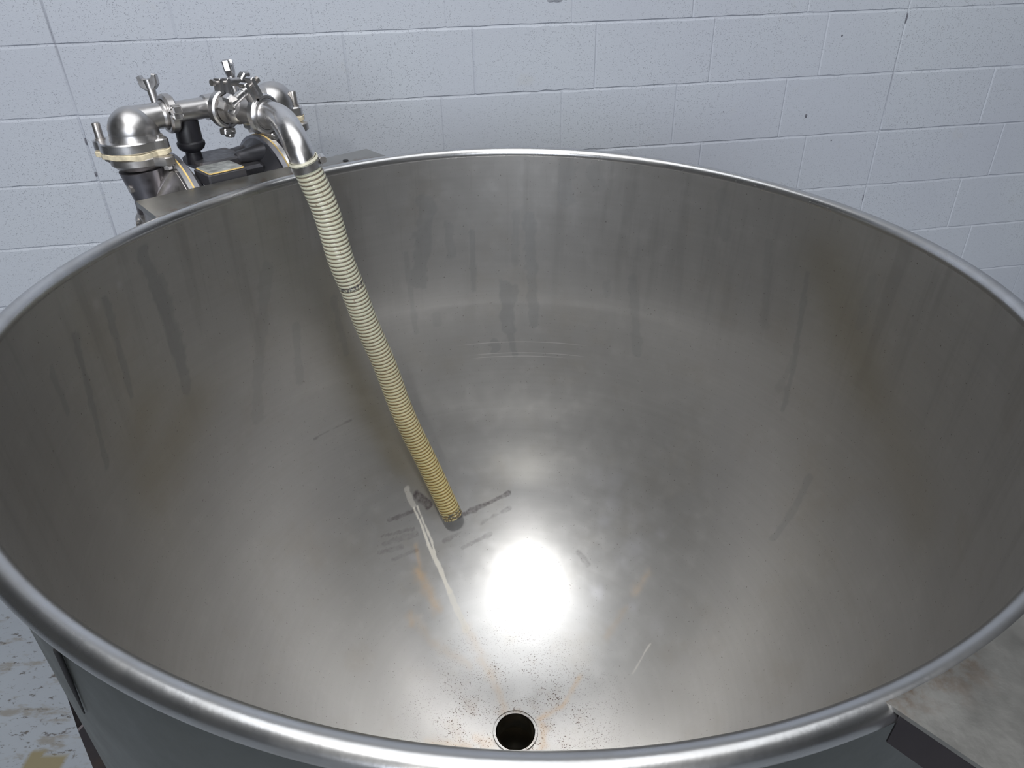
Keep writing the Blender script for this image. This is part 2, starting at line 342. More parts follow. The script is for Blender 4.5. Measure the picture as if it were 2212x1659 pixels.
STAINS_AND_REFLECTIONS = {
'drip':[([(-0.652,0.221,-0.032),(-0.648,0.233,-0.123),(-0.647,0.235,-0.201),(-0.646,0.237,-0.285)],0.0128,0.8),([(-0.646,0.239,-0.089),(-0.645,0.242,-0.215),(-0.648,0.233,-0.315)],0.0116,0.6),([(-0.688,0.033,-0.086),(-0.688,0.014,-0.189),(-0.688,-0.01,-0.312)],0.0065,0.7),([(-0.678,0.121,-0.066),(-0.679,0.115,-0.151),(-0.68,0.106,-0.25)],0.0068,0.7),([(-0.687,-0.046,-0.104),(-0.687,-0.048,-0.17)],0.0069,0.6),([(-0.523,0.448,-0.157),(-0.547,0.418,-0.283),(-0.574,0.361,-0.487)],0.0135,0.35),([(-0.493,0.481,-0.318),(-0.5,0.464,-0.457)],0.0094,0.4),([(-0.418,0.547,-0.282),(-0.405,0.552,-0.434)],0.0074,0.5),([(-0.203,0.658,-0.102),(-0.216,0.654,-0.195),(-0.233,0.648,-0.292)],0.018,0.6),([(-0.157,0.67,-0.16),(-0.15,0.672,-0.233)],0.0098,0.5),([(-0.102,0.681,-0.182),(-0.1,0.681,-0.33)],0.0066,0.6),([(-0.256,0.639,-0.215),(-0.246,0.64,-0.427)],0.0065,0.4),([(0.032,0.688,-0.146),(0.042,0.687,-0.301),(0.051,0.684,-0.427)],0.012,0.6),([(-0.022,0.688,-0.325),(-0.014,0.684,-0.442)],0.015,0.8),([(0.001,0.688,-0.327),(-0.014,0.684,-0.442),(0.003,0.673,-0.514)],0.0081,0.7),([(-0.051,0.677,-0.479),(-0.046,0.675,-0.494)],0.012,0.7),([(0.002,0.688,-0.135),(0.0,0.689,-0.265)],0.0076,0.4),([(-0.194,0.66,-0.391),(-0.193,0.659,-0.41)],0.0105,0.3),([(0.223,0.651,-0.302),(0.225,0.651,-0.327)],0.009,0.4),([(0.28,0.629,-0.273),(0.308,0.607,-0.467)],0.0111,0.45),([(0.113,0.679,-0.022),(0.116,0.679,-0.097)],0.0167,0.4),([(0.172,0.666,-0.028),(0.185,0.663,-0.059)],0.0146,0.3),([(0.58,0.372,-0.139),(0.591,0.354,-0.337),(0.588,0.346,-0.455)],0.0056,0.6),([(0.589,0.357,-0.326),(0.579,0.368,-0.417)],0.0069,0.3),([(0.627,0.226,-0.546),(0.608,0.213,-0.625),(0.577,0.204,-0.704)],0.008,0.5),([(0.433,0.535,-0.035),(0.448,0.523,-0.112)],0.0137,0.3),([(0.52,0.451,-0.103),(0.54,0.427,-0.287)],0.0086,0.3),([(0.643,0.247,-0.09),(0.643,0.247,-0.186)],0.0102,0.35)],
'smear':[([(-0.32,0.414,-0.852),(-0.261,0.451,-0.855)],0.0048,0.7),([(-0.154,0.465,-0.894),(-0.086,0.494,-0.88),(-0.011,0.52,-0.857)],0.0049,0.8),([(-0.123,0.479,-0.888),(-0.074,0.499,-0.876)],0.0062,0.6),([(-0.25,0.478,-0.831),(-0.226,0.473,-0.851)],0.0134,1),([(-0.337,0.378,-0.874),(-0.26,0.42,-0.888)],0.0035,0.6),([(-0.331,0.366,-0.889),(-0.254,0.412,-0.9)],0.0059,0.4),([(-0.341,0.346,-0.898),(-0.287,0.377,-0.911)],0.0059,0.4),([(-0.308,0.345,-0.923),(-0.253,0.382,-0.928)],0.0047,0.4),([(-0.183,0.417,-0.93),(-0.011,0.494,-0.888)],0.0061,0.35),([(-0.135,0.412,-0.951),(-0.061,0.446,-0.935)],0.0049,0.3),([(-0.483,0.436,-0.605),(-0.406,0.509,-0.604)],0.0028,0.4),([(0.172,0.395,-0.953),(0.194,0.367,-0.966)],0.0061,0.3)],
'cream':[([(-0.279,0.48,-0.808),(-0.263,0.46,-0.844)],0.0073,0.45),([(-0.262,0.456,-0.849),(-0.243,0.436,-0.883),(-0.226,0.406,-0.921),(-0.216,0.39,-0.939)],0.0028,1),([(-0.253,0.462,-0.849),(-0.236,0.438,-0.885),(-0.216,0.412,-0.92),(-0.206,0.389,-0.944)],0.0024,0.9),([(-0.213,0.389,-0.941),(-0.196,0.365,-0.967),(-0.166,0.316,-1.011)],0.0055,0.9),([(-0.166,0.316,-1.011),(-0.121,0.239,-1.061)],0.0084,0.5),([(0.325,0.152,-1.01),(0.311,0.139,-1.021)],0.0025,0.45),([(0.311,0.139,-1.021),(0.301,0.125,-1.03),(0.279,0.099,-1.047)],0.0018,0.4)],
'brown':[([(-0.255,0.389,-0.92),(-0.246,0.365,-0.944),(-0.242,0.35,-0.957)],0.0048,0.8),([(-0.246,0.341,-0.962),(-0.22,0.309,-0.995)],0.0131,1),([(-0.233,0.335,-0.972),(-0.196,0.274,-1.024)],0.0108,0.8),([(-0.262,0.242,-1.011),(-0.255,0.223,-1.022)],0.007,0.7),([(0.338,0.306,-0.929),(0.303,0.278,-0.97)],0.0082,0.6),([(0.278,0.25,-0.998),(0.229,0.201,-1.042)],0.0081,0.35),([(0.155,0.118,-1.091),(0.112,0.056,-1.109),(0.057,0.03,-1.119)],0.0056,0.8),([(-0.082,0.172,-1.092),(-0.042,0.108,-1.111),(-0.025,0.052,-1.119)],0.0092,0.45),([(-0.119,0.244,-1.06),(-0.059,0.14,-1.103)],0.0106,0.3),([(-0.245,0.241,-1.019),(-0.209,0.197,-1.052),(-0.116,0.158,-1.09)],0.0093,0.3),([(-0.191,-0.044,-1.09),(-0.109,-0.046,-1.111)],0.0124,0.5),([(0.061,0.016,-1.119),(0.065,-0.03,-1.118),(0.048,-0.057,-1.118)],0.0065,0.7),([(-0.089,-0.019,-1.116),(-0.057,-0.028,-1.119)],0.0095,0.4)],
'haze':[([(-0.647,0.234,-0.371),(-0.667,0.163,-0.409),(-0.682,0.083,-0.412)],0.0556,0.5),([(-0.674,0.141,-0.295),(-0.684,0.075,-0.34)],0.0511,0.4),([(0.595,0.346,-0.098),(0.629,0.28,-0.184),(0.668,0.166,-0.302)],0.0541,0.55),([(0.668,0.166,-0.302),(0.687,-0.042,-0.392)],0.0616,0.4),([(-0.426,0.541,-0.188),(-0.389,0.555,-0.489),(-0.302,0.509,-0.746)],0.0308,0.45)],  # last streak: the hose's reflection, painted brown into the bowl beside it
'spots_glints':[([(0.222,0.518,-0.794),(0.225,0.516,-0.796)],0.0222,0.5),([(0.263,0.502,-0.789),(0.265,0.5,-0.79)],0.022,0.5),([(0.257,0.464,-0.844),(0.259,0.461,-0.845)],0.0171,0.7),([(0.239,0.441,-0.88),(0.241,0.439,-0.881)],0.0147,0.7),([(0.312,0.42,-0.852),(0.314,0.418,-0.853)],0.0168,0.5),([(0.309,0.366,-0.905),(0.312,0.363,-0.906)],0.0238,0.7),([(0.28,0.348,-0.938),(0.282,0.346,-0.938)],0.0167,0.5),([(0.214,0.304,-1.0),(0.216,0.302,-1.001)],0.0143,0.8),([(0.369,0.366,-0.857),(0.371,0.364,-0.857)],0.0106,0.7),([(0.295,0.25,-0.989),(0.297,0.247,-0.99)],0.0104,0.8),([(0.342,0.191,-0.986),(0.344,0.188,-0.986)],0.0158,0.4),([(-0.264,0.365,-0.935),(-0.261,0.363,-0.938)],0.012,0.7),([(-0.152,0.381,-0.971),(-0.15,0.379,-0.973)],0.0146,0.3),([(-0.682,0.098,-0.063),(-0.681,0.099,-0.065)],0.0067,0.7),([(-0.67,0.157,-0.057),(-0.67,0.158,-0.059)],0.0054,0.7)],  # last two: small reflections near the top left painted as pale spots
'scr':[([(-0.215,0.641,-0.498),(-0.12,0.666,-0.493),(-0.012,0.677,-0.494),(0.108,0.669,-0.489),(0.225,0.64,-0.484)],0.0014,0.8),([(-0.133,0.651,-0.553),(-0.012,0.665,-0.549),(0.11,0.658,-0.545),(0.193,0.639,-0.54)],0.0015,0.7)],
}
SCR = [(.478, .26, .03), (.508, .24, .06), (.517, .2, .02)]
def bowl():
    NA = 1300; d_list = list(np.linspace(0, ZC - .012, 80)) + [ZC - .004, ZC]
    T0 = .02; tmax = math.acos(RD / RIN * math.cos(T0)); tl = {}
    for t in np.linspace(T0 + .006, tmax, 380):
        d = ZC + (ZD - ZC) * (math.sin(t) - math.sin(T0)) / (1 - math.sin(T0)); d_list.append(d); tl[d] = RIN * math.cos(t) / math.cos(T0)
    mb = MB(); rings = []
    L = []
    for i, d in enumerate(d_list):
        r = tl.get(d, RIN)
        fade = max(0, 1 - d / .5)
        rings.append(kring(NA, r, -d, fade))
        a = np.arange(NA) * 2 * PI / NA; L.append(np.stack([r * np.cos(a), r * np.sin(a), np.full(NA, -d)], 1))
    # outlet pipe with a step
    for r, dz in ((RD * .995, .003), (RD * .99, .05), (RD * .86, .055), (RD * .86, .17)):
        rings.append(kring(NA, r, -d_list[-1] - dz, 0)); a = np.arange(NA) * 2 * PI / NA; L.append(np.stack([r * np.cos(a), r * np.sin(a), np.full(NA, -d_list[-1] - dz)], 1))
    mb.loft(rings)
    me_o = mb.build('bowl', bowl_mat(), ket, sharp=50)
    P = np.concatenate(L); me = me_o.data
    jit = np.sin(P[:, 0] * 170 + np.sin(P[:, 2] * 120) * 2) * np.sin(P[:, 1] * 150 + 1.3) * .25 + np.sin(P[:, 2] * 60 + P[:, 0] * 40) * .15
    for key, lst in STAINS_AND_REFLECTIONS.items():
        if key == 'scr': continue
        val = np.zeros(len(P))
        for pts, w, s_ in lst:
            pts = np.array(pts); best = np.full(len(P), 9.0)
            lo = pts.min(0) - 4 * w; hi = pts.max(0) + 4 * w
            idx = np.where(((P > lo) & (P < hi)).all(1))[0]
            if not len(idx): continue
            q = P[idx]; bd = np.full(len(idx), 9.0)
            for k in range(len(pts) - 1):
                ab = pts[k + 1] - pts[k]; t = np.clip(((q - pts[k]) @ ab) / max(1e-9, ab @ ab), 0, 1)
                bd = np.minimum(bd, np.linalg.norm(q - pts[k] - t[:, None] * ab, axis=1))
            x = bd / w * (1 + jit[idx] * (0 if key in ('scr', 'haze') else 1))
            if key in ('haze', 'brown', 'spots_glints'): y = np.exp(-x * x * .8)
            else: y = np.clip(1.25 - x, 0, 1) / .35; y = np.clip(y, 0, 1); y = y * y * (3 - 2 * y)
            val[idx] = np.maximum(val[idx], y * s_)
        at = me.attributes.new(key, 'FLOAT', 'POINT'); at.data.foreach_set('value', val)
    # brushing direction: polar coordinates kept on the mesh
    ang = np.arctan2(P[:, 1], P[:, 0])
    at = me.attributes.new('polar', 'FLOAT_VECTOR', 'POINT')
    at.data.foreach_set('vector', np.stack([np.cos(ang), np.sin(ang), -P[:, 2] * 1.0], 1).ravel())
    dr = np.linalg.norm(P - np.array([0, .0, -ZD]), axis=1)
    at = me.attributes.new('near_drain', 'FLOAT', 'POINT'); at.data.foreach_set('value', np.clip(1 - (dr - RD) / .27, 0, 1))
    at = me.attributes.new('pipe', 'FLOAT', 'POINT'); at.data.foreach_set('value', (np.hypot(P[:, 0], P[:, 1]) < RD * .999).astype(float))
    return me_o
def bowl_mat():
    t = NT('brushed_bowl_steel')
    A = lambda k: t.n('ShaderNodeAttribute', attribute_name=k).outputs['Fac']
    pol = t.n('ShaderNodeAttribute', attribute_name='polar').outputs['Vector']
    runs = t.noise(3.0, 4, .6, stretch=(5, 5, .55), co=pol)               # faint vertical tide marks
    runs2 = t.noise(9.0, 3, .6, stretch=(5, 5, .3), co=pol)
    blot = t.noise(5.5, 6, .6); big = t.noise(1.8, 3); mott = t.noise(26, 4, .6); speck = t.noise(330, 2, .5); sp2 = t.noise(150, 3, .6)
    c = t.mix(t.rng(big, .35, .65), (.45, .445, .44), (.50, .495, .488))
    c = t.mix(t.rng(blot, .50, .72, 0, .22, True), c, (.42, .38, .315))
    c = t.mix(t.rng(t.noise(2.0, 2, .5, stretch=(.8, .8, 60), co=pol), .3, .7, .12, 0), c, (.33, .32, .31));  c = t.mix(t.rng(t.noise(11, 5, .65), .5, .7, 0, .14, True), c, (.40, .385, .37))
    top = t.rng(t.n('ShaderNodeSeparateXYZ').outputs[2], 0, 1)
    sx = t.t.nodes[-1]; sx = [q for q in t.t.nodes if q.bl_idname == 'ShaderNodeSeparateXYZ'][-1]; t.l(pol, sx.inputs[0])
    up = t.rng(sx.outputs[2], .05, .55, 1, 0, True)
    c = t.mix(t.math('MULTIPLY', up, t.rng(runs, .50, .68, 0, .30, True)), c, (.29, .285, .28))
    c = t.mix(t.math('MULTIPLY', up, t.rng(runs2, .58, .72, 0, .20, True)), c, (.35, .34, .33))
    c = t.mix(t.rng(mott, .5, .75, 0, .10, True), c, (.66, .65, .65))
    c = t.mix(A('haze'), c, t.mix(.5, c, (.29, .245, .13)))
    c = t.mix(t.math('MULTIPLY', A('drip'), .52), c, (.27, .28, .29))
    c = t.mix(t.math('MULTIPLY', A('spots_glints'), .45), c, (.66, .66, .70))
    sm = t.math('MULTIPLY', A('smear'), t.rng(t.noise(60, 4, .6), .35, .6, .35, 1))
    c = t.mix(t.math('MULTIPLY', sm, 1.0), c, (.10, .085, .09))
    nd = A('near_drain'); nb = t.noise(16, 4, .6)
    dots = t.math('MULTIPLY', t.rng(speck, .615, .645, 0, 1), t.math('MULTIPLY', t.rng(nd, .08, .6, 0, 1), t.rng(nb, .38, .58, .15, 1, True)))
    dots2 = t.math('MULTIPLY', t.rng(t.noise(240, 2, .5), .715, .735, 0, 1), .65)
    c = t.mix(t.math('MULTIPLY', t.math('MULTIPLY', t.rng(nd, .35, .95, 0, 1), t.rng(nb, .5, .7, 0, 1, True)), .35), c, (.30, .22, .15))
    c = t.mix(dots, c, (.07, .045, .035)); c = t.mix(dots2, c, (.13, .11, .095))
    br = t.math('MULTIPLY', A('brown'), t.rng(t.noise(45, 4, .6), .3, .6, .45, 1)); c = t.mix(t.math('MULTIPLY', br, .65), c, (.47, .32, .18))
    cr_ = A('cream'); c = t.mix(t.math('MULTIPLY', cr_, .75), c, (.60, .57, .50))
    px_ = sx.outputs[0]                                            # two long thin scratches that follow the curve of the far side
    for d0, w0, x0 in SCR:
        ln_ = t.rng(t.math('ABSOLUTE', t.math('SUBTRACT', t.math('ADD', sx.outputs[2], t.math('MULTIPLY', px_, .012)), d0)), .0006, .0012, 1, 0)
        win = t.rng(t.math('ABSOLUTE', t.math('SUBTRACT', px_, x0)), w0 * .6, w0, 1, 0, True)
        isfar = t.rng(sx.outputs[1], 0, .1)
        c = t.mix(t.math('MULTIPLY', t.math('MULTIPLY', ln_, win), t.math('MULTIPLY', isfar, .45)), c, (.85, .83, .82))
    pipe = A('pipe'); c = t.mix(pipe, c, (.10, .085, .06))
    metal = t.math('SUBTRACT', 1.0, t.math('MULTIPLY', t.math('MAXIMUM', cr_, t.math('MAXIMUM', t.math('MULTIPLY', br, .6), t.math('MULTIPLY', sm, .5))), .8))
    rgh = t.math('ADD', .3, t.math('MULTIPLY', A('drip'), .07))
    rgh = t.math('ADD', rgh, t.rng(mott, .4, .7, -.02, .03)); rgh = t.math('ADD', rgh, t.math('MULTIPLY', cr_, .2))
    t.set(Base_Color=c, Metallic=metal, Roughness=rgh)
    nrm = t.bump(t.noise(600, 2, .6), .0001, .25)
    # worn mill finish: a tighter lobe over a broad one
    b2 = t.n('ShaderNodeBsdfPrincipled'); t.put(b2.inputs['Base Color'], c); t.put(b2.inputs['Metallic'], metal); b2.inputs['Roughness'].default_value = .56; t.l(nrm, b2.inputs['Normal'])
    mx = t.n('ShaderNodeMixShader'); mx.inputs[0].default_value = .42; t.l(t.b.outputs[0], mx.inputs[1]); t.l(b2.outputs[0], mx.inputs[2])
    out = [q for q in t.t.nodes if q.bl_idname == 'ShaderNodeOutputMaterial'][0]; t.l(mx.outputs[0], out.inputs['Surface'])
    return t.m
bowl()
def rim_mat():
    t = NT('rolled_rim_steel')
    n1 = t.noise(90, 5, .65); n2 = t.noise(14, 4); dent = t.noise(45, 3, .6)
    c = t.mix(t.rng(n2, .4, .7), (.55, .555, .565), (.45, .445, .44))
    t.set(Base_Color=c, Metallic=1.0, Roughness=t.rng(n2, .3, .7, .24, .34)); t.bump(t.math('ADD', t.math('MULTIPLY', n1, .3), dent), .0005, .35); return t.m
mb = MB(); NA = 360; rings = []
for i in range(NA):
    a = 2 * PI * i / NA; r = RC * rmod(a); rings.append([K((r + RT * math.cos(w)) * math.cos(a), (r + RT * math.cos(w)) * math.sin(a), RT * math.sin(w) + zmod(a)) for w in [2 * PI * j / 28 for j in range(28)]])
mb.loft(rings, True, close_v=True); mb.build('rolled_rim', rim_mat(), ket)
# outer shell: straight wall, then a dished bottom, with the outlet stub
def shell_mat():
    t = NT('shell_steel'); n1 = t.noise(18, 5, .6); n2 = t.noise(5, 4)  # base colour darkened in place of the dark floor and person it would reflect
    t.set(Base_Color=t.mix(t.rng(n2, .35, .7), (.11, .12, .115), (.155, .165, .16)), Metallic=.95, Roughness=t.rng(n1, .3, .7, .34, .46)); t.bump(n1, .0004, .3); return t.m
RS = RC - .002
mb = MB(); rings = []
for d in (.004, .03, .1, .2, .35, .5, .62): rings.append(kring(240, RS, -d, max(0, 1 - d / .5)))
for t_ in np.linspace(.08, PI / 2 - .09, 22): rings.append(kring(240, RS * math.cos(t_) ** .9, -.62 - (ZD + .035 - .62) * math.sin(t_), 0))
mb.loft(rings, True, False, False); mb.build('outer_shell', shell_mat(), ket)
mb = MB(); zb = -ZD + .01
mb.lathe([(0, .0515), (-.12, .0515), (-.12, .070), (-.135, .070), (-.135, .042), (-.002, .042)], K(0, 0, zb - .005), kn, 48, cap=False); mb.build('drain_outlet', M_DRAIN, ket)
# dark slot on the left of the shell
mb = MB()
aw = math.radians(-126); rad = Vector((math.cos(aw), math.sin(aw), 0)); ab = math.radians(-127.9); rad2 = Vector((math.cos(ab), math.sin(ab), 0))
cz_ = lambda z: Vector((RIMC.x, RIMC.y, 0)) + Vector((kn.x, kn.y, 0)) * (z - RIMC.z)
pa = cz_(1.196 + DZ) + rad * (RS + .0005); pa.z = 1.196 + DZ; pb = cz_(1.086 + DZ) + rad2 * (RS + .0005); pb.z = 1.086 + DZ
mb.tube([pa, pa * .5 + pb * .5, pb + (pb - pa) * .05], [.0024, .0022, .0007], 10); mb.build('side_slot', M_SLOT, ket)
# legs
def leg(az, top, tag=None):
    r_ = Vector((math.cos(az), math.sin(az), 0)); t_ = Vector((-r_.y, r_.x, 0)); c = Vector((RIMC.x, RIMC.y, 0))
    mb = MB(); zt = top; r0 = RS - .004 + max(0, -(kn.x * r_.x + kn.y * r_.y)) * .75
    prof = [(r0 + .001, zt), (r0 + .008, zt - .004), (r0 + .075, .06), (r0 + .075, .0), (r0 + .01, .0), (r0 + .001, .5)]
    mb.prism([(a_, b_) for a_, b_ in prof], c - t_ * .035, r_, (0, 0, 1), t_, .07, .002)
    return mb.build('leg', M_DARKLEG, ket, sharp=25)
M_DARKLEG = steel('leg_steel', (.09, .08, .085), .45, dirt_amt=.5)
for az in (math.radians(128), math.radians(38), math.radians(-52), math.radians(218)): leg(az, .93 + DZ)

# bracket plates welded to the rim, one behind on the left, one in front on the right
an = math.radians(42.5); E = Vector((math.cos(an), math.sin(an), 0)); O = Vector((-math.sin(an), math.cos(an), 0))
A0 = Vector((-.693, 1.354, 1.287 + DZ))
def W(s, q, z): return Vector((A0.x, A0.y, 0)) + E * s + O * q + Vector((0, 0, z + DZ))      # along the bracket, away from the kettle, height
def bracket(name, sgn, e0, e1, depth, drop0, holes, label, th=.012, zt=.0095, wm=None):
    """flat plate whose inner side follows the rim; a web hangs below each end"""
    pe, po = E * 1.0, O * sgn
    pe = (pe - kn * pe.dot(kn)).normalized(); po = (po - kn * po.dot(kn) - pe * po.dot(pe)).normalized()
    n = 26; r = RC + .004; inner = []
    for i in range(n + 1):
        x = e0 + (e1 - e0) * i / n
        w = pe * x + po * math.sqrt(r * r - x * x)
        a = math.atan2(w.dot(kv), w.dot(ku)); rr = r * rmod(a)
        inner.append((x, math.sqrt(max(0, rr * rr - x * x)) - .002, zmod(a)))
    holes = holes or []
    mb = MB(); cols = 30; rows = 16; R_ = []
    V = []; Fc = []
    for i in range(n + 1):
        for k in range(rows + 1):
            x, y0, zz = inner[i]; f_ = k / rows; y = y0 + (depth - y0) * f_
            V.append((x, y, zt + zz * (1 - f_)))
    top = [RIMC + pe * x + po * y + kn * z for x, y, z in V]; bot = [RIMC + pe * x + po * y + kn * (z - th) for x, y, z in V]
    N = len(V); idx = lambda i, k: i * (rows + 1) + k
    vv = top + bot
    for i in range(n):
        for k in range(rows):
            q = [idx(i, k), idx(i + 1, k), idx(i + 1, k + 1), idx(i, k + 1)]
            Fc.append(tuple(q)); Fc.append(tuple(N + j for j in q[::-1]))
    def side(seq):
        for a_, b_ in zip(seq[:-1], seq[1:]): Fc.append((a_, b_, N + b_, N + a_))
    side([idx(i, rows) for i in range(n + 1)]); side([idx(0, k) for k in range(rows, -1, -1)][::-1]); side([idx(n, k) for k in range(rows + 1)]); side([idx(i, 0) for i in range(n + 1)])
    mb.add(vv, Fc)
    o = mb.build(name, M_PLATE, ket, sharp=30, smooth=False); o['label'] = label
    val = [max(0, 1 - (V[j % N][1] - inner[(j % N) // (rows + 1)][1]) / .034) * (1 if sgn > 0 else max(0, min(.8, (-.13 - V[j % N][0]) * 14))) for j in range(2 * N)]
    at = o.data.attributes.new('rust', 'FLOAT', 'POINT'); at.data.foreach_set('value', val)
    # webs
    for x in ((e0 + .010, e1 - .010) if sgn > 0 else (e0 + .0055, e1 - .0055)):
        y0 = math.sqrt(r * r - x * x) + .004; mb = MB()
        poly = [(y0, zt - th), (depth - .008, zt - th), (depth - .008, zt - th - drop0), (y0, zt - th - drop0)]
        mb.prism(poly, RIMC + pe * (x - .005), po, kn, pe, .010, .001); mb.build('web', wm or M_CAST, o, sharp=25)
    mb = MB(); x0, x1 = e0 + .016, e1 - .016
    mb.box(RIMC + pe * (e0 + e1) / 2 + po * (depth - .014) + kn * (zt - th - .02), pe, kn, po, (x1 - x0) / 2, .02, .005, .001); mb.build('stiffener', M_CAST, o, sharp=25)
    for x, y in holes:
        hb = MB(); hb.lathe([(0, .0062), (.0006, .0062)], RIMC + pe * x + po * y + kn * (zt + .0001), kn, 28); hb.build('bolt_hole', M_SLOT, o)
    return o
lb = bracket('bracket_plate', 1, -.278, .230, .748, .075, [(.147, .7035)], 'pump bracket plate behind the rim with one bolt hole')
mb = MB(); mb.lathe([(0, .006), (.012, .006), (.012, .009), (.02, .009)], K(0, 0, 0) * 0 + RIMC + E * -.282 + O * .735 + Vector((0, 0, -.085)), -E, 20); mb.build('bolt', M_CAST, lb)
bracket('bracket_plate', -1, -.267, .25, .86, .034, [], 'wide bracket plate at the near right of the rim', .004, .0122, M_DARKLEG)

# ------------------------------------------------------------------ pump
pump = root_of('diaphragm_pump', tuple(W(.22, .10, 1.0 - DZ) * 1.0)[:2] + (.86,), 'stainless double diaphragm pump behind the kettle rim with clamped pipes on top', 'pump')
QM = .10; ZA = 1.198; UP = Vector((0, 0, 1)); X = Vector((1, 0, 0)); Y = Vector((0, 1, 0))
def oval(lx, ly, n=40, p=2.6): return [(lx * abs(math.cos(t)) ** (2 / p) * (1 if math.cos(t) >= 0 else -1), ly * abs(math.sin(t)) ** (2 / p) * (1 if math.sin(t) >= 0 else -1)) for t in [2 * PI * i / n for i in range(n)]]
def lugflange(rb, lx, lr, n=72, ang=0):
    """round flange with two bolt ears"""
    out = []
    for i in range(n):
        t = 2 * PI * i / n; best = rb
        for sx in (1, -1):
            # ray against ear circle
            cx = lx * sx; dx, dy = math.cos(t), math.sin(t); b_ = dx * cx; c_ = cx * cx - lr * lr; D = b_ * b_ - c_
            if D > 0 and b_ > 0: best = max(best, b_ + math.sqrt(D))
        out.append((best * math.cos(t), best * math.sin(t)))
    return out
def bolt(p, ax, r, l, mat, parent, name='bolt', hexa=True):
    mb = MB(); mb.lathe([(0, r), (l * .92, r), (l, r * .85)], p, ax, 6 if hexa else 18); mb.lathe([(-.001, r * 1.25), (.003, r * 1.25)], p, ax, 20); return mb.build(name, mat, parent, sharp=25)
def elbow(s, q, zf, zb, dirs, name, lab=None):
    """cast elbow on its eared flange: wide ball below, narrow spigot toward the other side (dirs = +1 or -1 along E)"""
    mb = MB(); fo = X * -.012
    mb.lathe([(0, .0485), (.006, .0462), (zb - zf, .0455)], W(s, q, zf - .002), UP, 44, cap=False)
    mb.sphere(W(s, q, zb), .0455, 44, 28)
    end = W(s + dirs * .066, QM, 1.409)
    mb.tube([W(s, q, zb + .014), W(s + dirs * .022, q * .7 + QM * .3, 1.4045), W(s + dirs * .044, q * .3 + QM * .7, 1.408), end], [.031, .0282, .0242, .0235], 40)
    mb.lathe([(-.004, .0235), (0, .0262), (.006, .0262)], W(s + dirs * .058, QM, 1.409), E * dirs, 36)
    o = mb.build(name, M_STEEL, pump, sharp=30)
    if lab: o['label'] = lab
    fc = lambda z: W(s, q, z) + fo
    mb = MB(); mb.prism(lugflange(.0575, .056, .0165), fc(zf - .020), X, Y, UP, .020, .0025); fl = mb.build('flange', M_BRIGHT, o, sharp=30)
    for sx in (-1, 1):
        p = fc(zf - .001) + X * .057 * sx
        if sx * dirs < 0: bolt(p, UP, .0078, .032, M_CAST, o, 'stud', False)
        else: bolt(p, UP, .009, .008, M_CAST, o, 'bolt')
    mb = MB(); n = 120; rings = []; base = lugflange(.0585, .057, .0175, n)
    for zz, k in ((.0, .94), (.001, .985), (.0095, .99), (.011, .94)):
        ring = []
        for i, (x, y) in enumerate(base):
            t = 2 * PI * i / n; wv = .0020 * math.sin(3 * t + 1) + .0008 * math.sin(8 * t)
            ring.append(fc(zf - .0305) + X * x * k + Y * y * k + UP * (zz + wv * (1 if zz < .005 else .8)))
        rings.append(ring)
    mb.loft(rings, True, True, True); g = mb.build('gasket', M_GASKET, pump); g['label'] = 'cream gasket squeezed out between two steel flanges'
    a1, a2 = X * .95 - Y * .30, X * .30 + Y * .95
    mb = MB(); mb.prism(lugflange(.053, .063, .0165), fc(zf - .046) + X * .008, a1, a2, UP, .016, .002)
    mb.lathe([(0, .043), (.008, .050)], fc(zf - .054) + X * .008, UP, 36)
    lf = mb.build('lower_flange', M_CAST, pump, sharp=30)
    for sx in (-1, 1): bolt(fc(zf - .046) + X * .008 + a1 * .063 * sx, -UP, .009, .010, M_CAST, lf)
    return o
elbow(.060, .105, 1.3735, 1.388, 1, 'outlet_elbow', 'left elbow of the pump outlet pipe'); elbow(.360, .112, 1.386, 1.392, -1, 'outlet_elbow', 'right elbow of the pump outlet pipe')

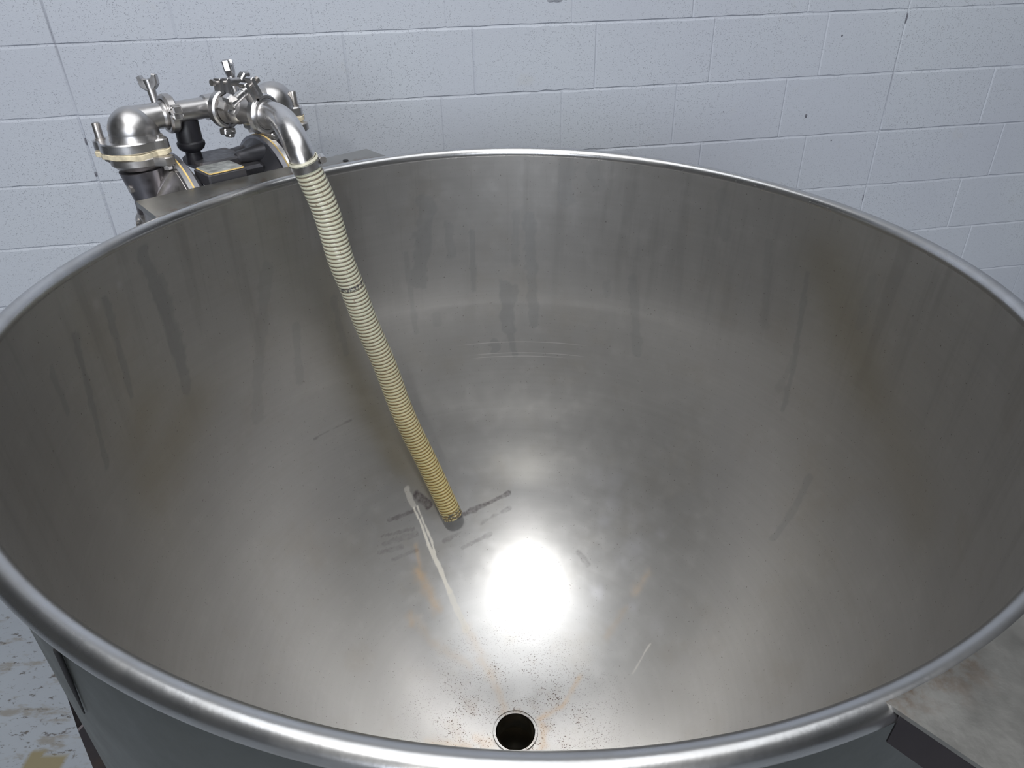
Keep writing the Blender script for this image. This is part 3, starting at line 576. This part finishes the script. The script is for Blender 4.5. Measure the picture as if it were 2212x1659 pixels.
def clamp(c, ax, ear, rin=.0285, swing=1, ear_len=.034, wings=True, wing_len=.052, turn=0.0, mat=None):
    """two-piece pipe clamp: band, ears, hinge, cross bolt and wing nut. ax pipe axis, ear direction of the ears, swing side of the nut"""
    c, ax, ear = Vector(c), Vector(ax).normalized(), Vector(ear); ear = (ear - ax * ear.dot(ax)).normalized(); side = ax.cross(ear) * swing
    mat = mat or M_STEEL; rout = rin + .0085; w = .0095
    mb = MB(); prof = [(-w, rout - .003), (-w, rin + .001), (-w * .55, rin - .001), (0, rin + .002), (w * .55, rin - .001), (w, rin + .001), (w, rout - .003), (w * .6, rout), (-w * .6, rout)]
    g = .17
    mb.lathe(prof, c, ax, 34, arc=(g, PI - .10), ref=ear); mb.lathe(prof, c, ax, 34, arc=(PI + .10, 2 * PI - g), ref=ear)
    # ears
    for sgn in (1, -1):
        off = side * (sgn * .0095); top = c + ear * (rout + ear_len)
        mb.box((c + ear * (rin + .002) + top) / 2 + off * 1.0, ear, side, ax, (rout + ear_len - rin - .002) / 2, .0038, w * .98, .0012)
    # hinge link under
    hb = c - ear * (rout + .006)
    mb.box(hb, side, ear, ax, .014, .0065, w * .9, .002); mb.box(hb - ear * .006 + side * .004, side, ear, ax, .007, .006, w * .9, .002)
    o = mb.build('pipe_clamp', mat, pump, sharp=30)
    hp = MB(); hp.lathe([(-w - .0015, .003), (w + .0015, .003)], hb + side * .008, ax, 14); hp.lathe([(-w - .0015, .003), (w + .0015, .003)], hb - side * .008, ax, 14); hp.build('hinge_pin', M_BRIGHT, o)
    bp = c + ear * (rout + ear_len * .60)
    mb = MB(); mb.lathe([(-.026, .0062), (-.020, .0062), (-.020, .0034), (.036, .0034)], bp, side, 14); mb.build('clamp_bolt', M_CAST, o, sharp=30)
    if wings:
        st = bp + side * .0135; mb = MB(); L = wing_len
        mb.lathe([(0, .0085), (.006, .0085), (.007, .0074), (L * .62, .0088), (L * .86, .0105), (L * .88, .005)], st, side, 24)
        wd_ = (ax * math.cos(turn) + ear * math.sin(turn)).normalized(); dp = side.cross(wd_).normalized()
        for k in (1, -1):
            poly = [(0, L * .50), (k * .010, L * .56), (k * .0185, L * .70), (k * .0195, L * .98), (k * .0125, L * 1.02), (k * .009, L * .92), (0, L * .88)]
            if k < 0: poly = poly[::-1]
            mb.prism(poly, st - dp * .0078, wd_, side, dp, .0156, .0026)
        mb.build('wing_nut', mat, o, sharp=32)
    return o
# clamps on the cross pipe: bolts stand upright behind the pipe
clamp(W(.132, QM, 1.409), E, (O * .8 - UP * .15), swing=1, turn=-.74, wing_len=.062)['label'] = 'left clamp on the cross pipe, wing nut standing up'
clamp(W(.302, QM, 1.409), E, (O * .8 - UP * .15), swing=1, turn=.95, wing_len=.070)['label'] = 'right clamp on the cross pipe, wing nut standing up'
# cross pipe and branch
mb = MB(); mb.tube([W(.11, QM, 1.409), W(.15, QM, 1.409), W(.25, QM, 1.409), W(.33, QM, 1.409)], .0205, 36)
mb.lathe([(0, .0265), (.004, .0265), (.0045, .0205)], W(.119, QM, 1.409), E, 36); mb.lathe([(0, .0205), (.0005, .0265), (.004, .0265)], W(.139, QM, 1.409), E, 36)
mb.tube([W(.205, QM, 1.409), W(.222, QM, 1.409), W(.245, QM, 1.409)], .0245, 36)
mb.build('cross_pipe', M_STEEL, pump, sharp=30)
B1 = W(.229, .058, 1.409); B2 = W(.260, -.046, 1.409); BD = (B2 - B1).normalized()
mb = MB(); mb.tube([W(.222, .10, 1.409), B1 - BD * .006, B2 + BD * .004], .0215, 36); mb.sphere(B1 + BD * .035, .0268, 30, 18)
mb.lathe([(0, .0225), (.001, .0275), (.005, .0275), (.0055, .0225)], B1 - BD * .012, BD, 36); mb.lathe([(0, .0225), (.001, .0275), (.005, .0275), (.0055, .0225)], B1 + BD * .006, BD, 36)
mb.lathe([(0, .0225), (.001, .0275), (.006, .0275), (.0065, .0225)], B2 - BD * .012, BD, 36)
br = mb.build('branch_pipe', M_CAST, pump, sharp=30)
pd = (BD * .35 + UP * .25 + X * -.75).normalized(); mb = MB(); mb.lathe([(0, .0125), (.016, .0125), (.017, .011)], B1 + BD * .030 + pd * .018, pd, 6); mb.build('hex_plug', M_CAST, br, sharp=25)
clamp(B1, BD, UP + X * .25, swing=-1, turn=1.45, ear_len=.020, wing_len=.052)['label'] = 'clamp nearest the pump on the branch pipe'
sd = BD.cross(UP).normalized()
eardir = UP * .72 - X * .62
clamp(B2, BD, eardir, swing=1, turn=1.4, ear_len=.034, wing_len=.050, mat=M_BRIGHT)['label'] = 'clamp where the hose elbow meets the branch pipe'
# hose elbow
HS = Vector((-.3784, 1.3834, 1.3481 + DZ)); HD = (Vector((-.3562, 1.3986, 1.2497)) - Vector((-.3784, 1.3834, 1.3481))).normalized()
EE = HS + HD * .03
HB = (HD * .75 + BD * .25).normalized()
pts = [B2, B2 + BD * .012] + bez([B2 + BD * .014, B2 + BD * .062, EE - HD * .085, EE - HD * .01], 26)[1:] + [EE]
mb = MB(); mb.tube(pts, [.0245 + .0005 * min(1, i / 8) for i in range(len(pts))], 40, cap=False)
mb.lathe([(0, .0255), (.001, .0285), (.006, .0285), (.007, .0258)], B2 + BD * .003, BD, 40)
he = mb.build('hose_elbow', M_BRIGHT, pump, sharp=35); he['label'] = 'polished elbow turning down into the hose'

# diaphragm chambers: outer cover, two clamp rings round a yellow gasket, inner cover
def chamber(s0, sg, side):
    """s0 ring plane, sg direction outwards along E"""
    c = W(s0, QM, ZA); ax = E * sg; R0 = .139
    root = None
    mb = MB(); mb.lathe([(.000, R0 - .006), (.012, R0 - .008), (.020, R0 - .022), (.038, R0 - .05), (.060, R0 - .078), (.085, .032), (.09, .0)][:-1], c, ax, 64)
    for k in range(8):
        w = PI / 8 + k * PI / 4; a, b = frame(ax); rd = a * math.cos(w) + b * math.sin(w); tg = ax.cross(rd)
        mb.prism([(.02, .0), (R0 - .012, .0), (R0 - .012, .016), (.055, .062), (.02, .085)], c - tg * .005 + ax * .004, rd, ax, tg, .010, .001)
    oc = mb.build('outer_cover', M_CAST if side == 'l' else M_COVER, pump, sharp=28)
    # port column up to the flange
    sc_ = s0 + sg * .050
    mb = MB(); col = [W(sc_, QM, ZA - .03), W(sc_, QM, 1.26), W(sc_ - (.004 if side == 'l' else 0), QM, 1.318 if side == 'l' else 1.332)]; mb.tube(col, [.036, .033, .042], 36)
    mb.build('port_column', M_COLUMN, pump, sharp=40)
    mb = MB(); mb.lathe([(.001, R0 - .012), (.001, R0), (.010, R0 + .001), (.012, R0 - .012)], c, ax, 90, cap=False); mb.build('clamp_ring', M_BRIGHT, pump, sharp=30)
    mb = MB(); mb.lathe([(-.0015, R0 - .012), (-.0018, R0 + .0008), (.0012, R0 + .0008), (.0015, R0 - .012)], c, ax, 90, cap=False); g = mb.build('gasket', M_YELLOW, pump, sharp=30); g['label'] = 'thin yellow gasket between the rings of the chamber'
    mb = MB(); mb.lathe([(-.001, R0 - .012), (-.001, R0), (-.012, R0 - .001), (-.014, R0 - .014)], c, ax, 90, cap=False); mb.build('clamp_ring', M_COVER, pump, sharp=30)
    mb = MB()
    if side == 'l':
        mb.lathe([(-.010, R0 - .004), (-.020, R0 - .014), (-.034, R0 - .040), (-.046, R0 - .060), (-.05, .03)], c, ax, 64)
    else:
        n = 96; rings = []
        for t, k, amp in ((-.012, R0 - .006, .0), (-.022, R0 - .018, .05), (-.042, R0 - .038, .12), (-.066, R0 - .052, .18), (-.082, .055, .12), (-.088, .02, 0)):
            a, b = frame(ax); rings.append([c + ax * t + (a * math.cos(w) + b * math.sin(w)) * k * (1 + amp * math.cos(7 * w)) for w in [2 * PI * j / n for j in range(n)]])
        mb.loft(rings, True, True, True)
        for k in range(7):
            w = 2 * PI * k / 7 + .25; a, b = frame(ax); rd = a * math.cos(w) + b * math.sin(w)
            mb.lathe([(0, .019), (.044, .015), (.062, .013), (.066, .009)], c + rd * (R0 - .026) - ax * .010, -ax, 20)
    mb.build('inner_cover', M_COVER if side == 'l' else M_DARKCAST, pump, sharp=32)
    # small hex bolt sticking out of the outer cover
    bolt(c + ax * .078 + UP * .088 - O * .012, ax, .0085, .013, M_CAST, oc)
    for k in range(6):
        w = k * PI / 3 + .2; a, b = frame(ax); bolt(c + (a * math.cos(w) + b * math.sin(w)) * .098 + ax * .030, ax, .007, .012, M_BRIGHT, oc)
M_COLUMN = steel('dark_grey_column_steel', (.25, .24, .26), .38, nscale=50)
chamber(.107, -1, 'l'); chamber(.312, 1, 'r')
# centre block with label plate, black muffler standing on it
mb = MB(); mb.box(W(.234, QM - .005, 1.21), E, O, UP, .045, .062, .085, .006); mb.box(W(.205, .112, 1.302), E, O, UP, .050, .048, .010, .004); cb = mb.build('centre_block', M_DARKCAST, pump, sharp=25)
mb = MB(); mb.box(W(.180, .030, 1.292), E, O, UP, .040, .037, .014, .003); mb.build('valve_cover', M_DARKCAST, cb, sharp=25)
mb = MB(); mb.box(W(.180, .028, 1.3066), E, O, UP, .0372, .0345, .0008, .004); mb.build('label_border', M_YELLOW, cb, sharp=25)
mb = MB(); mb.box(W(.180, .030, 1.3078), E, O, UP, .0355, .0325, .0008, .004); mb.build('label_plate', M_LABEL, cb, sharp=25)
mb = MB(); mb.lathe([(-.010, .017), (.014, .015), (.020, .024), (.027, .0275), (.033, .0275), (.036, .0245), (.078, .024), (.082, .022), (.088, .022), (.090, .0265), (.096, .0265), (.098, .02)], W(.164, QM + .01, 1.314), UP, 36)
mu = mb.build('muffler', M_BLACK, pump, sharp=30); mu['label'] = 'black cylindrical fitting standing under the cross pipe'
# pump feet on the shelf below
mb = MB(); mb.box(W(.234, QM, 1.0072), E, O, UP, .20, .07, .006, .002)
for s_ in (.08, .39): mb.box(W(s_, QM, 1.037), E, O, UP, .012, .05, .026, .002)
mb.build('base_plate', M_CAST, pump, sharp=25)
mb = MB(); mb.box(W(.234, .075, .995), E, O, UP, .22, .115, .006, .002)
for s_ in (.03, .43): mb.prism([(-.04, 1.0 + DZ), (.17, 1.0 + DZ), (.17, .985 + DZ), (-.04, .80 + DZ)], W(s_, .0, 0) - UP * DZ, O, UP, E, .010, .001)
mb.build('pump_shelf', M_CAST, ket, sharp=25)

# ------------------------------------------------------------------ suction hose
HP = [(-.3784, 1.3834, 1.3481), (-.3562, 1.3986, 1.2497), (-.343, 1.4085, 1.1383), (-.3303, 1.4186, 1.0711), (-.3137, 1.4291, .9793), (-.2877, 1.4396, .8687), (-.2578, 1.4461, .7219), (-.2146, 1.4484, .5777), (-.1629, 1.4372, .415)]
path = catmull([(x, y, z + DZ) for x, y, z in HP], 60)
ln = [0]
for a_, b_ in zip(path[:-1], path[1:]): ln.append(ln[-1] + (b_ - a_).length)
LT = ln[-1]
hose = root_of('suction_hose', tuple(path[-1]), 'ribbed cream hose hanging from the polished elbow down into the kettle', 'hose')
PITCHR = .0088; RH = .0268
def hose_mat():
    t = NT('ribbed_hose')
    ph = t.n('ShaderNodeAttribute', attribute_name='rib').outputs['Fac']; al = t.n('ShaderNodeAttribute', attribute_name='along').outputs['Fac']
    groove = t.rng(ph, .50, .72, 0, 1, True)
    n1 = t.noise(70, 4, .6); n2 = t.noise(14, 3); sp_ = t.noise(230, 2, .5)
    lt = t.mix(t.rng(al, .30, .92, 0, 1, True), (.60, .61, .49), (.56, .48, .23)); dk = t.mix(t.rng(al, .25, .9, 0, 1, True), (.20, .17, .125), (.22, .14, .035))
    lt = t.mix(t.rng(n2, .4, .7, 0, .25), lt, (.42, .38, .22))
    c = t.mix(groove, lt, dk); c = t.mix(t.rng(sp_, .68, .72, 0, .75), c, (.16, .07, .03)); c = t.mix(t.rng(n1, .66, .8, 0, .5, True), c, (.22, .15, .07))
    mk = t.n('ShaderNodeAttribute', attribute_name='mark').outputs['Fac']; c = t.mix(t.math('MULTIPLY', mk, t.rng(t.noise(260, 2, .5), .45, .52, 0, .85)), c, (.05, .05, .06))
    t.set(Base_Color=c, Roughness=.32, Coat_Weight=.3, Coat_Roughness=.15, Subsurface_Weight=.08, Subsurface_Scale=.01); t.bump(n1, .0005, .3); return t.m
mb = MB(); NR = int(LT / PITCHR * 10); NU = 56; rings = []; rib = []; along = []; mark = []; a = None
def at_len(l):
    i = min(len(ln) - 2, max(0, int(np.searchsorted(ln, l)) - 1)); f_ = (l - ln[i]) / max(1e-9, ln[i + 1] - ln[i]); return path[i].lerp(path[i + 1], f_)
for k in range(NR + 1):
    l = LT * k / NR; p = at_len(l); t_ = (at_len(min(LT, l + .004)) - at_len(max(0, l - .004))).normalized()
    if a is None: a, _ = frame(t_, Vector((1, 0, 0)))
    a = (a - t_ * a.dot(t_)).normalized(); b = t_.cross(a); ring = []
    for j in range(NU):
        w = 2 * PI * j / NU; ph = (l / PITCHR + j / NU) % 1.0; q = abs(ph * 2 - 1)           # 0 on the crest, 1 in the groove
        r = RH - .0013 * max(0, (q - .35) / .65) ** 1.5; ring.append(p + (a * math.cos(w) + b * math.sin(w)) * r); rib.append(q); along.append(l / LT)
        mark.append(1.0 if (abs(l / LT - .283) < .006 or l / LT > .978) else 0.0)
    rings.append(ring)
e_ = rings[-1]; pc = path[-1]; tN = (path[-1] - path[-6]).normalized()
for rr, dd in ((.80, .0), (.80, -.12)): rings.append([pc + (q_ - pc) * rr + tN * dd for q_ in e_]); rib += [.2] * NU; along += [1] * NU; mark += [0] * NU
rings.insert(0, [path[0] + (q_ - path[0]) * .93 for q_ in rings[0]]); rib = [.2] * NU + rib; along = [0] * NU + along; mark = [0] * NU + mark
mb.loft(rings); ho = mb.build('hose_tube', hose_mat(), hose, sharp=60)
for k_, v_ in (('rib', rib), ('along', along), ('mark', mark)):
    at = ho.data.attributes.new(k_, 'FLOAT', 'POINT'); at.data.foreach_set('value', v_)
mb = MB(); mb.lathe([(-.002, .0262), (-.003, .0275), (.0015, .0285), (.003, .0272)], HS, HD, 48, cap=False); co_ = mb.build('hose_lip', M_LIP if 'M_LIP' in globals() else plain('hose_lip_plastic', (.66, .64, .52), .4), hose)
mb = MB(); mb.lathe([(.004, .0272), (.004, .0284), (.017, .0284), (.017, .0272)], HS, HD, 60, cap=False); hc = mb.build('hose_clamp', M_BRIGHT, hose, sharp=30); hc['label'] = 'steel worm-drive band round the top of the hose'
rt_ = (X * .93 + Y * .35); rt_ = (rt_ - HD * rt_.dot(HD)).normalized(); tg_ = HD.cross(rt_)
mb = MB(); cc_ = HS + HD * .009 + rt_ * .0335; mb.box(HS + HD * .0105 + rt_ * .0295, tg_, HD, rt_, .012, .0062, .0016, .001); mb.lathe([(-.011, .0052), (.009, .0052), (.009, .0064), (.0145, .0064), (.0145, .003)], cc_, -tg_ if tg_.y > 0 else tg_, 16); mb.build('screw', M_BRIGHT, hc, sharp=25)
